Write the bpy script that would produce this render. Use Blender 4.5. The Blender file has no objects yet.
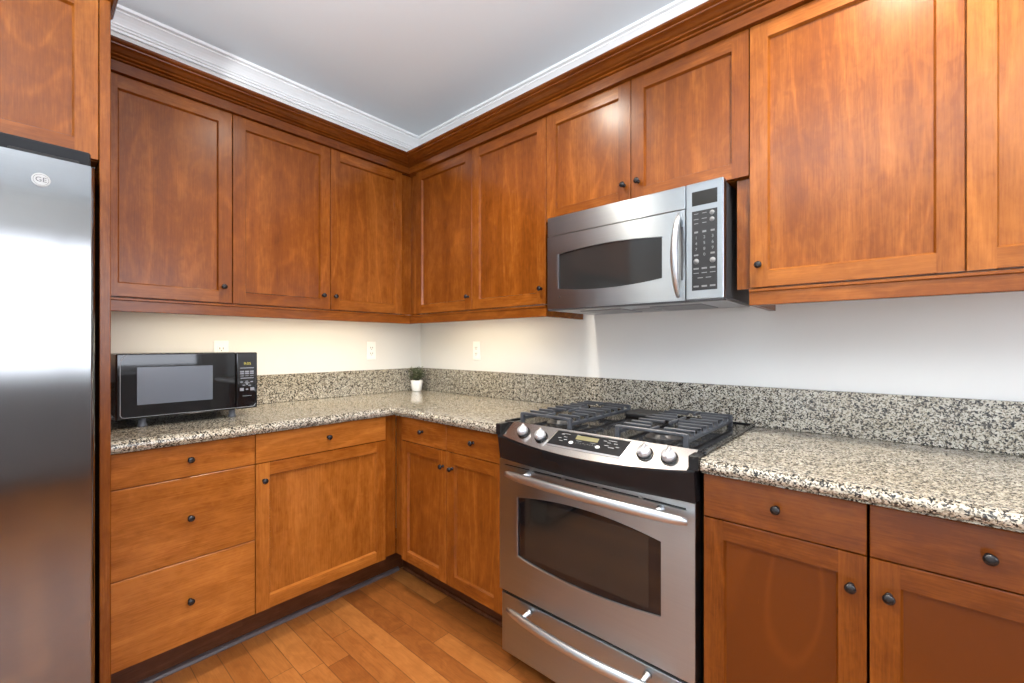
import bpy, bmesh, math, random
from mathutils import Vector, Matrix
PI = math.pi
sc = bpy.context.scene
COL = sc.collection
random.seed(7)

# ------------------------------------------------------------------ camera
F_PX, CX, CY, CZ, YAW, SHIFT = 432.68, 2.4957, -1.8568, 1.2234, 0.7233, 3.39
cd = bpy.data.cameras.new('camera')
cd.sensor_fit = 'HORIZONTAL'; cd.sensor_width = 36.0
cd.lens = F_PX * 36.0 / 1024.0
cd.shift_y = SHIFT / 1024.0
cd.clip_start = 0.02
cam = bpy.data.objects.new('camera', cd); COL.objects.link(cam)
cam.location = (CX, CY, CZ); cam.rotation_euler = (PI / 2, 0, YAW)
sc.camera = cam

# ------------------------------------------------------------------ view, world, daylight
sc.view_settings.view_transform = 'Standard'
sc.view_settings.look = 'None'
sc.view_settings.gamma = 1.0
sc.view_settings.use_curve_mapping = False
sc.view_settings.exposure = 0.55
w = bpy.data.worlds.new('sky'); sc.world = w; w.use_nodes = True
bg = w.node_tree.nodes['Background']
bg.inputs['Color'].default_value = (0.80, 0.89, 1.0, 1)
bg.inputs['Strength'].default_value = 1.0

def area(name, loc, rot, sx, sy, power, color=(1, 1, 1), parent=None, spread=PI):
    d = bpy.data.lights.new(name, 'AREA'); d.shape = 'RECTANGLE'
    d.size = sx; d.size_y = sy; d.energy = power; d.color = color; d.spread = spread
    o = bpy.data.objects.new(name, d); COL.objects.link(o)
    o.location = loc; o.rotation_euler = rot
    if parent: o.parent = parent
    return o

DAY = (0.86, 0.90, 1.0)
# daylight standing just outside the panes of the room's windows
area('window_daylight', (5.36, -1.6, 1.6), (0, PI / 2, 0), 1.30, 2.6, 50, DAY)
area('window_daylight', (2.75, -5.66, 1.25), (-PI / 2, 0, PI), 2.9, 2.1, 14, DAY)  # light of the added rear opening, fills the right run from the front
area('window_daylight', (-1.05, -5.66, 1.6), (-PI / 2, 0, PI), 0.5, 1.3, 14, DAY)

# ------------------------------------------------------------------ materials
def mat(name):
    m = bpy.data.materials.new(name); m.use_nodes = True
    return m, m.node_tree, m.node_tree.nodes['Principled BSDF']

def plain(name, col, rough=0.5, metal=0.0, spec=0.5, coat=0.0, emit=None, aniso=0.0):
    m, nt, b = mat(name)
    b.inputs['Base Color'].default_value = (*col, 1)
    b.inputs['Roughness'].default_value = rough
    b.inputs['Metallic'].default_value = metal
    b.inputs['Specular IOR Level'].default_value = spec
    b.inputs['Coat Weight'].default_value = coat
    if emit:
        b.inputs['Emission Color'].default_value = (*emit[0], 1)
        b.inputs['Emission Strength'].default_value = emit[1]
    return m

class NT:
    def __init__(s, nt): s.nt = nt; s.n = nt.nodes; s.l = nt.links
    def node(s, t, **kw):
        x = s.n.new(t)
        for k, v in kw.items(): setattr(x, k, v)
        return x
    def link(s, a, b): s.l.new(a, b)
    def math(s, op, a, b=None, c=None):
        x = s.n.new('ShaderNodeMath'); x.operation = op
        for i, v in enumerate((a, b, c)):
            if v is None: continue
            if isinstance(v, (int, float)): x.inputs[i].default_value = v
            else: s.link(v, x.inputs[i])
        return x.outputs[0]
    def vmath(s, op, a, b):
        x = s.n.new('ShaderNodeVectorMath'); x.operation = op
        for i, v in enumerate((a, b)):
            if isinstance(v, tuple): x.inputs[i].default_value = v
            else: s.link(v, x.inputs[i])
        return x.outputs[0]
    def noise(s, vec, scale, detail=2.0, rough=0.5, dist=0.0):
        x = s.n.new('ShaderNodeTexNoise')
        s.link(vec, x.inputs['Vector']); x.inputs['Scale'].default_value = scale
        x.inputs['Detail'].default_value = detail; x.inputs['Roughness'].default_value = rough
        x.inputs['Distortion'].default_value = dist
        return x
    def ramp(s, fac, stops, interp='LINEAR'):
        x = s.n.new('ShaderNodeValToRGB'); x.color_ramp.interpolation = interp
        e = x.color_ramp.elements
        while len(e) < len(stops): e.new(0.5)
        for el, (p, c) in zip(e, stops):
            el.position = p; el.color = (*c, 1)
        s.link(fac, x.inputs[0]); return x.outputs[0]
    def mix(s, mode, fac, a, b):
        x = s.n.new('ShaderNodeMix'); x.data_type = 'RGBA'; x.blend_type = mode; x.clamp_result = False
        for sock, v in ((x.inputs[0], fac), (x.inputs[6], a), (x.inputs[7], b)):
            if isinstance(v, (int, float)): sock.default_value = v
            elif isinstance(v, tuple): sock.default_value = (*v, 1)
            else: s.link(v, sock)
        return x.outputs[2]

def wood_material(name, dark, mid, light, rough=0.24):
    m, nt, b = mat(name); t = NT(nt)
    tc = t.node('ShaderNodeTexCoord')
    ax = t.node('ShaderNodeAttribute', attribute_name='ax')
    bd = t.node('ShaderNodeAttribute', attribute_name='board')
    sep = t.node('ShaderNodeSeparateXYZ'); t.link(tc.outputs['Object'], sep.inputs[0])
    comb = t.node('ShaderNodeCombineXYZ')
    t.link(sep.outputs[2], comb.inputs[0]); t.link(sep.outputs[1], comb.inputs[1]); t.link(sep.outputs[0], comb.inputs[2])
    mv = t.node('ShaderNodeMix'); mv.data_type = 'VECTOR'
    t.link(ax.outputs['Fac'], mv.inputs[0]); t.link(tc.outputs['Object'], mv.inputs[4]); t.link(comb.outputs[0], mv.inputs[5])
    off = t.node('ShaderNodeCombineXYZ')
    for i, k in enumerate((7.31, 3.17, 11.7)):
        t.link(t.math('MULTIPLY', bd.outputs['Fac'], k), off.inputs[i])
    v = t.vmath('ADD', mv.outputs[1], off.outputs[0])
    vs = t.vmath('MULTIPLY', v, (1.0, 1.0, 0.20))       # grain runs along z
    big = t.noise(vs, 4.0, 1.0, 0.4, 0.3)
    rings = t.math('SINE', t.math('MULTIPLY', big.outputs['Fac'], 52.0))
    rings = t.math('POWER', t.math('ADD', t.math('MULTIPLY', rings, 0.5), 0.5), 9.0)
    vf = t.vmath('MULTIPLY', v, (1.0, 1.0, 0.045))
    fine = t.noise(vf, 260.0, 3.0, 0.65)
    blot = t.noise(t.vmath('MULTIPLY', v, (1.0, 1.0, 0.45)), 7.0, 4.0, 0.55, 1.2)
    fig = t.noise(t.vmath('MULTIPLY', v, (1.0, 1.0, 0.55)), 34.0, 4.0, 0.6, 1.0)   # cross-grain flame
    band = t.noise(t.vmath('MULTIPLY', v, (1.0, 1.0, 0.03)), 14.0, 1.0)
    f = t.math('ADD', t.math('MULTIPLY', blot.outputs['Fac'], 0.24), t.math('MULTIPLY', fine.outputs['Fac'], 0.30))
    f = t.math('ADD', f, t.math('MULTIPLY', fig.outputs['Fac'], 0.22))
    f = t.math('ADD', f, t.math('MULTIPLY', band.outputs['Fac'], 0.26))
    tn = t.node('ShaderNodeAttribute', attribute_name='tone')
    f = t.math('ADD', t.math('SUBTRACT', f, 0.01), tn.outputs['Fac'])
    wn = t.node('ShaderNodeTexWhiteNoise', noise_dimensions='1D'); t.link(bd.outputs['Fac'], wn.inputs['W'])
    f = t.math('ADD', f, t.math('MULTIPLY', t.math('SUBTRACT', wn.outputs['Value'], 0.5), 0.10))
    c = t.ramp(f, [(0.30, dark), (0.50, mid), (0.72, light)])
    c = t.mix('MULTIPLY', t.math('MULTIPLY', rings, 0.55), c, (1.38, 1.46, 1.6))
    t.link(c, b.inputs['Base Color'])
    b.inputs['Roughness'].default_value = rough
    b.inputs['Specular IOR Level'].default_value = 0.36
    return m

WOOD = wood_material('stained_alder', (0.115, 0.0265, 0.0030), (0.208, 0.0560, 0.0062), (0.360, 0.1190, 0.0190))
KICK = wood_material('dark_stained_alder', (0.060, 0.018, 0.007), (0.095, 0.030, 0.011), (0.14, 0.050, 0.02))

def granite_material():
    m, nt, b = mat('speckled_granite'); t = NT(nt)
    geo = t.node('ShaderNodeNewGeometry')
    p = geo.outputs['Position']
    wob = t.noise(p, 90.0, 3.0)
    vv = t.vmath('ADD', p, t.vmath('MULTIPLY', wob.outputs['Color'], (0.011, 0.011, 0.011)))
    v1 = t.node('ShaderNodeTexVoronoi'); t.link(vv, v1.inputs['Vector']); v1.inputs['Scale'].default_value = 285.0
    s1 = t.node('ShaderNodeSeparateColor'); t.link(v1.outputs['Color'], s1.inputs[0])
    cl = t.noise(p, 48.0, 3.0, 0.6)
    k = t.math('ADD', t.math('MULTIPLY', s1.outputs[0], 0.60), t.math('MULTIPLY', cl.outputs['Fac'], 0.62))
    c = t.ramp(k, [(0.0, (0.024, 0.024, 0.025)), (0.43, (0.10, 0.095, 0.088)), (0.505, (0.25, 0.22, 0.175)),
                   (0.575, (0.43, 0.39, 0.32)), (0.65, (0.66, 0.63, 0.56)), (0.86, (0.80, 0.78, 0.73))], 'CONSTANT')
    patch = t.noise(p, 2.2, 2.0)
    tint = t.ramp(patch.outputs['Fac'], [(0.35, (1.0, 0.95, 0.86)), (0.62, (1.0, 1.0, 1.0))])
    c = t.mix('MULTIPLY', 0.8, c, tint)
    c = t.mix('MULTIPLY', 1.0, c, (0.73, 0.715, 0.685))
    t.link(c, b.inputs['Base Color'])
    b.inputs['Roughness'].default_value = 0.10
    return m
GRANITE = granite_material()

def steel_material(name, col, rough, aniso=0.75, axis='X', rot=0.0):
    m, nt, b = mat(name); t = NT(nt)
    b.inputs['Metallic'].default_value = 1.0
    b.inputs['Roughness'].default_value = rough
    tc = t.node('ShaderNodeTexCoord')
    n = t.noise(t.vmath('MULTIPLY', tc.outputs['Object'], (2.0, 2.0, 420.0)), 1.0, 2.0)
    n2 = t.noise(tc.outputs['Object'], 3.0, 2.0)
    c = t.ramp(t.math('ADD', t.math('MULTIPLY', n.outputs['Fac'], 0.5), t.math('MULTIPLY', n2.outputs['Fac'], 0.5)),
               [(0.3, tuple(k * 0.90 for k in col)), (0.7, col)])
    t.link(c, b.inputs['Base Color'])
    if aniso:
        b.inputs['Anisotropic'].default_value = aniso
        tg = t.node('ShaderNodeTangent', direction_type='RADIAL', axis='Z')
        t.link(tg.outputs[0], b.inputs['Tangent'])
        b.inputs['Anisotropic Rotation'].default_value = rot
    return m
STEEL = steel_material('brushed_steel', (0.41, 0.445, 0.475), 0.31, 0.86, 'X', 0.25)
FRIDGE_STEEL = steel_material('fridge_brushed_steel', (0.262, 0.264, 0.264), 0.10, 0.0)
POLISHED = steel_material('satin_steel', (0.58, 0.60, 0.62), 0.36, 0.0)
PANEL_STEEL = steel_material('control_panel_steel', (0.70, 0.68, 0.66), 0.22, 0.0)
BLACK = plain('black_enamel', (0.010, 0.010, 0.011), 0.24, spec=.25)
BLACK_GLOSS = plain('black_glass', (0.006, 0.006, 0.007), 0.04, spec=0.6)
BLACK_SATIN = plain('black_plastic', (0.011, 0.011, 0.012), 0.42, spec=.3)
IRON = plain('cast_iron', (0.050, 0.055, 0.066), 0.36, spec=0.6)
DARK = plain('dark_gap', (0.006, 0.006, 0.006), 0.7)
BRONZE = plain('oil_rubbed_bronze', (0.022, 0.019, 0.019), 0.25, metal=0.4)
GREY_PLASTIC = plain('grey_plastic', (0.30, 0.31, 0.33), 0.45)
FILTER = plain('aluminium_filter', (0.45, 0.46, 0.48), 0.42, metal=0.8)
WHITE_PRINT = plain('white_print', (0.72, 0.72, 0.72), 0.5)
GREY_PRINT = plain('grey_print', (0.20, 0.205, 0.21), 0.5)
LCD = plain('lcd', (0.20, 0.18, 0.09), 0.25)
DARK_LCD = plain('dark_display', (0.016, 0.015, 0.013), 0.25, spec=.3)
GLOW = plain('clock_digits', (0.25, 0.22, 0.03), 0.4, emit=((0.75, 0.62, 0.08), 0.35))
OVEN_WIN = plain('oven_glass', (0.020, 0.017, 0.014), 0.07, spec=0.7)
MW_WIN = plain('microwave_glass', (0.022, 0.022, 0.022), 0.07, spec=0.5)
MW_MESH = plain('microwave_screen', (0.115, 0.13, 0.16), 0.20, spec=0.6)
WALL = plain('white_wall_paint', (0.77, 0.765, 0.745), 0.75, spec=0.3)
CEIL = plain('ceiling_paint', (0.77, 0.825, 0.87), 0.85, spec=0.2)
TRIMW = plain('white_trim_paint', (0.90, 0.91, 0.92), 0.42)
OUTLETW = plain('outlet_plastic', (0.92, 0.92, 0.91), 0.3)
POT = plain('white_ceramic', (0.85, 0.85, 0.84), 0.22)
SOIL = plain('soil', (0.03, 0.022, 0.016), 0.9)
LEAF = plain('leaf_green', (0.060, 0.075, 0.032), 0.55)
LEAF2 = plain('leaf_grey_green', (0.16, 0.17, 0.10), 0.6)
SHOE = plain('dark_shoe_trim', (0.11, 0.085, 0.085), 0.28)
LAMP = plain('lamp_lens', (0.9, 0.9, 0.85), 0.4, emit=((1.0, 0.90, 0.74), 4.0))

def floor_material():
    m, nt, b = mat('maple_plank_floor'); t = NT(nt)
    geo = t.node('ShaderNodeNewGeometry'); p = geo.outputs['Position']
    sep = t.node('ShaderNodeSeparateXYZ'); t.link(p, sep.inputs[0])
    W, L = 0.0865, 0.92
    yy = t.math('DIVIDE', t.math('ADD', sep.outputs[1], 1.1742), W)
    row = t.math('FLOOR', yy)
    wn = t.node('ShaderNodeTexWhiteNoise', noise_dimensions='1D'); t.link(row, wn.inputs['W'])
    xx = t.math('ADD', t.math('DIVIDE', sep.outputs[0], L), t.math('MULTIPLY', wn.outputs['Value'], 7.0))
    colm = t.math('FLOOR', xx)
    cv = t.node('ShaderNodeCombineXYZ'); t.link(row, cv.inputs[0]); t.link(colm, cv.inputs[1])
    wn2 = t.node('ShaderNodeTexWhiteNoise', noise_dimensions='3D'); t.link(cv.outputs[0], wn2.inputs['Vector'])
    fy = t.math('FRACT', yy); fx = t.math('FRACT', xx)
    ey = t.math('MINIMUM', fy, t.math('SUBTRACT', 1.0, fy))
    ex = t.math('MULTIPLY', t.math('MINIMUM', fx, t.math('SUBTRACT', 1.0, fx)), L / W)
    e = t.math('MINIMUM', ey, ex)
    seam = t.math('LESS_THAN', e, 0.016)
    pv = t.vmath('ADD', p, t.vmath('MULTIPLY', wn2.outputs['Color'], (9.0, 9.0, 9.0)))
    g1 = t.noise(t.vmath('MULTIPLY', pv, (0.14, 1.0, 1.0)), 9.0, 3.0, 0.5, 1.0)
    g2 = t.noise(t.vmath('MULTIPLY', pv, (0.05, 1.0, 1.0)), 260.0, 2.0)
    g3 = t.noise(t.vmath('MULTIPLY', pv, (0.5, 1.0, 1.0)), 13.0, 4.0, 0.6, 2.0)
    rings = t.math('POWER', t.math('ADD', t.math('MULTIPLY', t.math('SINE', t.math('MULTIPLY', g1.outputs['Fac'], 46.0)), 0.5), 0.5), 5.0)
    f = t.math('ADD', t.math('MULTIPLY', g3.outputs['Fac'], 0.45), t.math('MULTIPLY', g2.outputs['Fac'], 0.22))
    f = t.math('ADD', f, t.math('MULTIPLY', wn2.outputs['Value'], 0.30))
    c = t.ramp(f, [(0.24, (0.18, 0.050, 0.010)), (0.48, (0.315, 0.102, 0.0215)), (0.75, (0.48, 0.185, 0.046))])
    c = t.mix('MIX', t.math('MULTIPLY', rings, 0.22), c, (0.25, 0.085, 0.02))
    kn = t.node('ShaderNodeTexVoronoi'); t.link(t.vmath('MULTIPLY', pv, (0.6, 1.0, 1.0)), kn.inputs['Vector']); kn.inputs['Scale'].default_value = 5.0
    knot = t.ramp(kn.outputs['Distance'], [(0.03, (0.45, 0.40, 0.36)), (0.10, (1, 1, 1))])
    c = t.mix('MULTIPLY', 1.0, c, knot)
    c = t.mix('MIX', t.math('MULTIPLY', seam, 0.75), c, (0.10, 0.035, 0.012))
    t.link(c, b.inputs['Base Color'])
    b.inputs['Roughness'].default_value = 0.34
    return m
FLOOR = floor_material()

def glass_pane():
    m, nt, b = mat('window_pane'); t = NT(nt)
    tr = t.node('ShaderNodeBsdfTransparent'); gl = t.node('ShaderNodeBsdfGlossy'); gl.inputs['Roughness'].default_value = 0.02
    mx = t.node('ShaderNodeMixShader'); mx.inputs[0].default_value = 0.06
    t.link(tr.outputs[0], mx.inputs[1]); t.link(gl.outputs[0], mx.inputs[2])
    t.link(mx.outputs[0], nt.nodes['Material Output'].inputs['Surface'])
    return m
PANE = glass_pane()

# ------------------------------------------------------------------ mesh helpers
class MB:
    def __init__(s): s.v = []; s.f = []; s.m = []; s.bd = []; s.ax = []; s.sm = []; s.tn = []; s.tone = 0.0
    def add(s, verts, faces, mi=0, board=0.0, ax=0.0, smooth=False):
        o = len(s.v); s.v += [tuple(q) for q in verts]
        for f in faces:
            s.f.append([o + i for i in f]); s.m.append(mi); s.bd.append(board); s.ax.append(ax); s.sm.append(smooth); s.tn.append(s.tone)
        return s
    def frombm(s, bm, mi=0, board=0.0, ax=0.0, smooth=False):
        bm.verts.index_update()
        s.add([v.co.copy() for v in bm.verts], [[v.index for v in f.verts] for f in bm.faces], mi, board, ax, smooth)
        bm.free(); return s
    def box(s, x0, x1, y0, y1, z0, z1, bev=0.0, seg=1, mi=0, board=0.0, ax=0.0, smooth=False, M=None):
        bm = bmesh.new(); bmesh.ops.create_cube(bm, size=1.0)
        for v in bm.verts:
            v.co = Vector(((x0 + x1) / 2 + v.co.x * (x1 - x0), (y0 + y1) / 2 + v.co.y * (y1 - y0), (z0 + z1) / 2 + v.co.z * (z1 - z0)))
        if bev > 0:
            bmesh.ops.bevel(bm, geom=list(bm.edges), offset=bev, segments=seg, profile=0.5, affect='EDGES')
        if M is not None: bmesh.ops.transform(bm, matrix=M, verts=bm.verts)
        return s.frombm(bm, mi, board, ax, smooth)
    def prism(s, poly, axis, a, b, mi=0, board=0.0, ax=0.0, smooth=False, a_fn=None, b_fn=None):
        # poly: points in the two remaining axes (in xyz order); ends may be mitred by a_fn/b_fn(point)->coordinate
        n = len(poly); vs = []
        for end, fn in ((a, a_fn), (b, b_fn)):
            for (p, q) in poly:
                e = fn(p, q) if fn else end
                vs.append({'x': (e, p, q), 'y': (p, e, q), 'z': (p, q, e)}[axis])
        fs = [[i, (i + 1) % n, n + (i + 1) % n, n + i] for i in range(n)] + [list(range(n))[::-1], list(range(n, 2 * n))]
        return s.add(vs, fs, mi, board, ax, smooth)
    def lathe(s, prof, c=(0, 0, 0), axis=(0, 0, 1), seg=20, mi=0, smooth=True):
        # prof: list of (radius, height along axis)
        A = Vector(axis).normalized(); R = A.to_track_quat('Z', 'Y').to_matrix()
        vs = []; fs = []; C = Vector(c)
        for (r, h) in prof:
            for k in range(seg):
                a = 2 * PI * k / seg
                vs.append(C + R @ Vector((r * math.cos(a), r * math.sin(a), h)))
        for i in range(len(prof) - 1):
            for k in range(seg):
                fs.append([i * seg + k, i * seg + (k + 1) % seg, (i + 1) * seg + (k + 1) % seg, (i + 1) * seg + k])
        fs.append([k for k in range(seg)][::-1]); fs.append([(len(prof) - 1) * seg + k for k in range(seg)])
        return s.add(vs, fs, mi, smooth=smooth)
    def tube(s, pts, radii, seg=10, flat=(1.0, 1.0), mi=0, up=(0, 0, 1)):
        P = [Vector(p) for p in pts]; n = len(P); vs = []; fs = []
        if isinstance(radii, (int, float)): radii = [radii] * n
        for i in range(n):
            T = (P[min(i + 1, n - 1)] - P[max(i - 1, 0)]).normalized()
            U = Vector(up); S = T.cross(U)
            if S.length < 1e-4: S = T.cross(Vector((0, 1, 0)))
            S.normalize(); U = S.cross(T).normalized()
            for k in range(seg):
                a = 2 * PI * k / seg
                vs.append(P[i] + S * (radii[i] * flat[0] * math.cos(a)) + U * (radii[i] * flat[1] * math.sin(a)))
        for i in range(n - 1):
            for k in range(seg):
                fs.append([i * seg + k, i * seg + (k + 1) % seg, (i + 1) * seg + (k + 1) % seg, (i + 1) * seg + k])
        fs.append(list(range(seg))[::-1]); fs.append([(n - 1) * seg + k for k in range(seg)])
        return s.add(vs, fs, mi, smooth=True)
    def plate(s, x0, x1, z0, z1, holes, y0, depth, mi=0, mi_in=None):
        # flat front plate at y=y0 with holes (xa, xb, flo(x), fhi(x)); hole walls go back by depth
        if mi_in is None: mi_in = mi
        N = 20; xs = {x0, x1}
        for (xa, xb, lo, hi) in holes:
            for k in range(N + 1): xs.add(round(xa + (xb - xa) * k / N, 6))
        xs = sorted(xs)
        for a, b in zip(xs[:-1], xs[1:]):
            mid = (a + b) / 2
            act = sorted([h for h in holes if h[0] - 1e-7 < mid < h[1] + 1e-7], key=lambda h: h[2](mid))
            la, lb = z0, z0
            for h in act + [None]:
                ha, hb = (z1, z1) if h is None else (h[2](a), h[2](b))
                s.add([(a, y0, la), (b, y0, lb), (b, y0, hb), (a, y0, ha)], [[0, 1, 2, 3]], mi)
                if h is not None:
                    la, lb = h[3](a), h[3](b)
                    s.add([(a, y0, ha), (b, y0, hb), (b, y0 + depth, hb), (a, y0 + depth, ha)], [[0, 1, 2, 3]], mi_in)
                    s.add([(a, y0, la), (b, y0, lb), (b, y0 + depth, lb), (a, y0 + depth, la)], [[3, 2, 1, 0]], mi_in)
        for (xa, xb, lo, hi) in holes:
            for x, fl in ((xa, 0), (xb, 1)):
                q = [[0, 1, 2, 3]] if fl else [[3, 2, 1, 0]]
                s.add([(x, y0, lo(x)), (x, y0, hi(x)), (x, y0 + depth, hi(x)), (x, y0 + depth, lo(x))], q, mi_in)
        return s
    def build(s, name, mats, parent=None, loc=(0, 0, 0), recalc=True):
        me = bpy.data.meshes.new(name)
        me.from_pydata(s.v, [], s.f)
        if not isinstance(mats, (list, tuple)): mats = [mats]
        for q in mats: me.materials.append(q)
        me.polygons.foreach_set('material_index', s.m)
        me.polygons.foreach_set('use_smooth', s.sm)
        for nm, dat in (('board', s.bd), ('ax', s.ax), ('tone', s.tn)):
            a = me.attributes.new(nm, 'FLOAT', 'FACE'); a.data.foreach_set('value', dat)
        if recalc:
            bm = bmesh.new(); bm.from_mesh(me)
            bmesh.ops.recalc_face_normals(bm, faces=bm.faces); bm.to_mesh(me); bm.free()
        me.update()
        o = bpy.data.objects.new(name, me); COL.objects.link(o); o.location = loc
        if parent: o.parent = parent
        return o

def thing(name, label, cat, loc=(0, 0, 0), rz=0.0, group=None):
    o = bpy.data.objects.new(name, None); COL.objects.link(o)
    o.location = loc; o.rotation_euler = (0, 0, rz); o.empty_display_size = 0.1
    return tag(o, label, cat, group)
def tag(o, label, cat, group=None):
    o['label'] = label; o['category'] = cat
    if group: o['group'] = group
    return o
def structure(o): o['kind'] = 'structure'; return o
def text_mesh(txt, size, M, mb, mi=0, extrude=0.0004, align='CENTER'):
    cu = bpy.data.curves.new('t', 'FONT'); cu.body = txt; cu.size = size; cu.extrude = extrude
    cu.align_x = align; cu.align_y = 'CENTER'; cu.resolution_u = 3
    ob = bpy.data.objects.new('t', cu); COL.objects.link(ob)
    dg = bpy.context.evaluated_depsgraph_get(); dg.update()
    me = bpy.data.meshes.new_from_object(ob.evaluated_get(dg))
    mb.add([M @ v.co for v in me.vertices], [list(p.vertices) for p in me.polygons], mi)
    bpy.data.objects.remove(ob); bpy.data.meshes.remove(me); bpy.data.curves.remove(cu)
def R(): return round(random.uniform(0, 50), 3)

# ------------------------------------------------------------------ room shell
H = 2.645
XR, YF = 5.2, -5.5           # far right wall, wall behind the camera
structure(MB().box(-2.7, XR + .15, YF - .15, 0.14, -0.08, 0.0).build('floor', FLOOR))
BOUNCE_CARPET = plain('pale_bounce_carpet', (.62, .61, .59), .9)
structure(MB().box(-2.6, XR, YF, -2.9, 0.0, 0.012).build('floor_bounce_carpet', BOUNCE_CARPET))  # added out of view, pale so it bounces neutral light to the ceiling
structure(MB().box(-2.7, XR + .15, YF - .15, 0.14, H, H + 0.1).build('ceiling', CEIL))
structure(MB().box(-0.14, XR + .15, 0.0, 0.14, 0, H).build('wall_right', WALL))
structure(MB().box(-0.14, 0.0, -2.75, 0.0, 0, H).build('wall_left', WALL))
structure(MB().box(-2.7, -0.14, -2.75, -2.61, 0, H).build('wall_alcove', WALL))
structure(MB().box(-2.7, -2.6, YF, -2.75, 0, H).build('wall_far', WALL))
def wall_with_openings(name, axis, fixed, thick, a, b, holes):
    m = MB(); xs = sorted({a, b} | {h[0] for h in holes} | {h[1] for h in holes})
    for p, q in zip(xs[:-1], xs[1:]):
        z = 0.0
        for h in sorted([h for h in holes if h[0] <= p and q <= h[1]], key=lambda h: h[2]) + [None]:
            t = H if h is None else h[2]
            if t > z + 1e-6:
                if axis == 'y': m.box(fixed, fixed + thick, p, q, z, t)
                else: m.box(p, q, fixed - thick, fixed, z, t)
            if h is not None: z = h[3]
    return structure(m.build(name, WALL))
W1 = (-2.9, -0.28, 0.93, 2.27)
wall_with_openings('wall_east', 'y', XR, 0.15, YF, 0.0, [W1])
W2 = (-1.3, -0.8, 0.95, 2.25); W3 = (1.3, 4.2, 0.12, 2.25)
wall_with_openings('wall_rear', 'x', YF, 0.15, -2.6, XR, [W2, W3])
def window(name, axis, fixed, h, bars_v, bars_h):
    a, b, z0, z1 = h; m = MB(); r = .045
    def bar(p, q, z, t):
        if axis == 'y': m.box(fixed + .03, fixed + .08, p, q, z, t, .004)
        else: m.box(p, q, fixed - .08, fixed - .03, z, t, .004)
    bar(a, a + r, z0, z1); bar(b - r, b, z0, z1); bar(a, b, z0, z0 + r); bar(a, b, z1 - r, z1)
    for v in bars_v: bar(a + (b - a) * v - .015, a + (b - a) * v + .015, z0, z1)
    for v in bars_h: bar(a, b, z0 + (z1 - z0) * v - .011, z0 + (z1 - z0) * v + .011)
    o = structure(m.build(name, TRIMW))
    g = MB()
    if axis == 'y': g.box(fixed + .052, fixed + .058, a, b, z0, z1)
    else: g.box(a, b, fixed - .058, fixed - .052, z0, z1)
    g.build('pane', PANE, o)
    return o
window('window_1', 'y', XR, W1, (.5,), (.17, .34, .5, .66, .83))
window('window_2', 'x', YF, W2, (), (.5,))
window('added_window_3', 'x', YF, W3, (.5,), ())  # added unseen opening, lights the right run evenly

# painted crown moulding at the ceiling (mitred in the corner)
CP = [(0, 2.560), (.012, 2.560), (.014, 2.570), (.021, 2.572), (.021, 2.580), (.026, 2.583), (.026, 2.589),
      (.031, 2.598), (.039, 2.609), (.049, 2.619), (.056, 2.624), (.056, 2.629), (.071, 2.632), (.071, H), (0, H)]
m = MB(); m.prism([(-d, z) for d, z in CP], 'x', 0, XR, a_fn=lambda y, z: -y); structure(m.build('trim_1', TRIMW))
m = MB(); m.prism([(d, z) for d, z in CP], 'y', -2.75, 0, b_fn=lambda x, z: -x); structure(m.build('trim_2', TRIMW))

# ------------------------------------------------------------------ cabinetry
DB, DU = 0.6166, 0.3103                     # door-front planes of the base and wall cabinets
ZDT, ZDB, Z2, ZBB = 0.8715, 0.754, 0.4577, 0.1655
ZUT, ZUB, ZRAIL = 2.2426, 1.4052, 1.350
GAP = 0.0015

def knob(parent, x, z):
    m = MB().lathe([(.0070, 0), (.0070, .0015), (.0045, .003), (.0042, .011), (.0062, .0135), (.0098, .0155), (.0112, .0185),
                    (.0106, .0215), (.0075, .0240), (.003, .0250)], axis=(0, -1, 0), seg=20)
    return m.build('knob', BRONZE, parent, (x, 0, z))

def door(parent, x0, x1, z0, z1, kn=None, fw=.0555, tone=0.0, ptone=0.0):
    x0 += GAP; x1 -= GAP; z0 += GAP; z1 -= GAP
    w, h = x1 - x0, z1 - z0; c = .005; T = .02; e = .0012
    m = MB(); m.tone = tone
    st = [(0, T), (0, e), (e, 0), (fw - c, 0), (fw, .0112), (fw, T)]
    m.prism(st, 'z', 0, h, board=R())
    m.prism([(w - x, y) for x, y in st], 'z', 0, h, board=R())
    rb = [(T, 0), (e, 0), (0, e), (0, fw - c), (.0112, fw), (T, fw)]
    m.prism(rb, 'x', fw - c, w - fw + c, board=R(), ax=1)
    m.prism([(y, h - z) for y, z in rb], 'x', fw - c, w - fw + c, board=R(), ax=1)
    d = m.build('door', WOOD, parent, (x0, 0, z0))
    p = MB(); p.tone = ptone; p.box(0, w - 2 * fw + .004, .0110, .017, 0, h - 2 * fw + .004, board=R())
    p.build('panel', WOOD, d, (fw - .002, 0, fw - .002))
    if kn: knob(d, kn[0] - x0, kn[1] - z0)
    return d

def drawer(parent, x0, x1, z0, z1, kn=True, kz=None, tone=0.0):
    x0 += GAP; x1 -= GAP; z0 += GAP; z1 -= GAP
    w, h = x1 - x0, z1 - z0
    d = MB(); d.tone = tone; d = d.box(0, w, 0, .02, 0, h, .0015, board=R(), ax=1).build('drawer', WOOD, parent, (x0, 0, z0))
    if kn: knob(d, w / 2, h / 2 if kz is None else kz - z0)
    return d

def cab_root(run, a, F, z, label, cat='cabinet', group=None, name='kitchen_cabinet'):
    if run == 'R': return thing(name, label, cat, (a, -F, z), 0, group)
    return thing(name, label, cat, (F, a, z), PI / 2, group)

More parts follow.
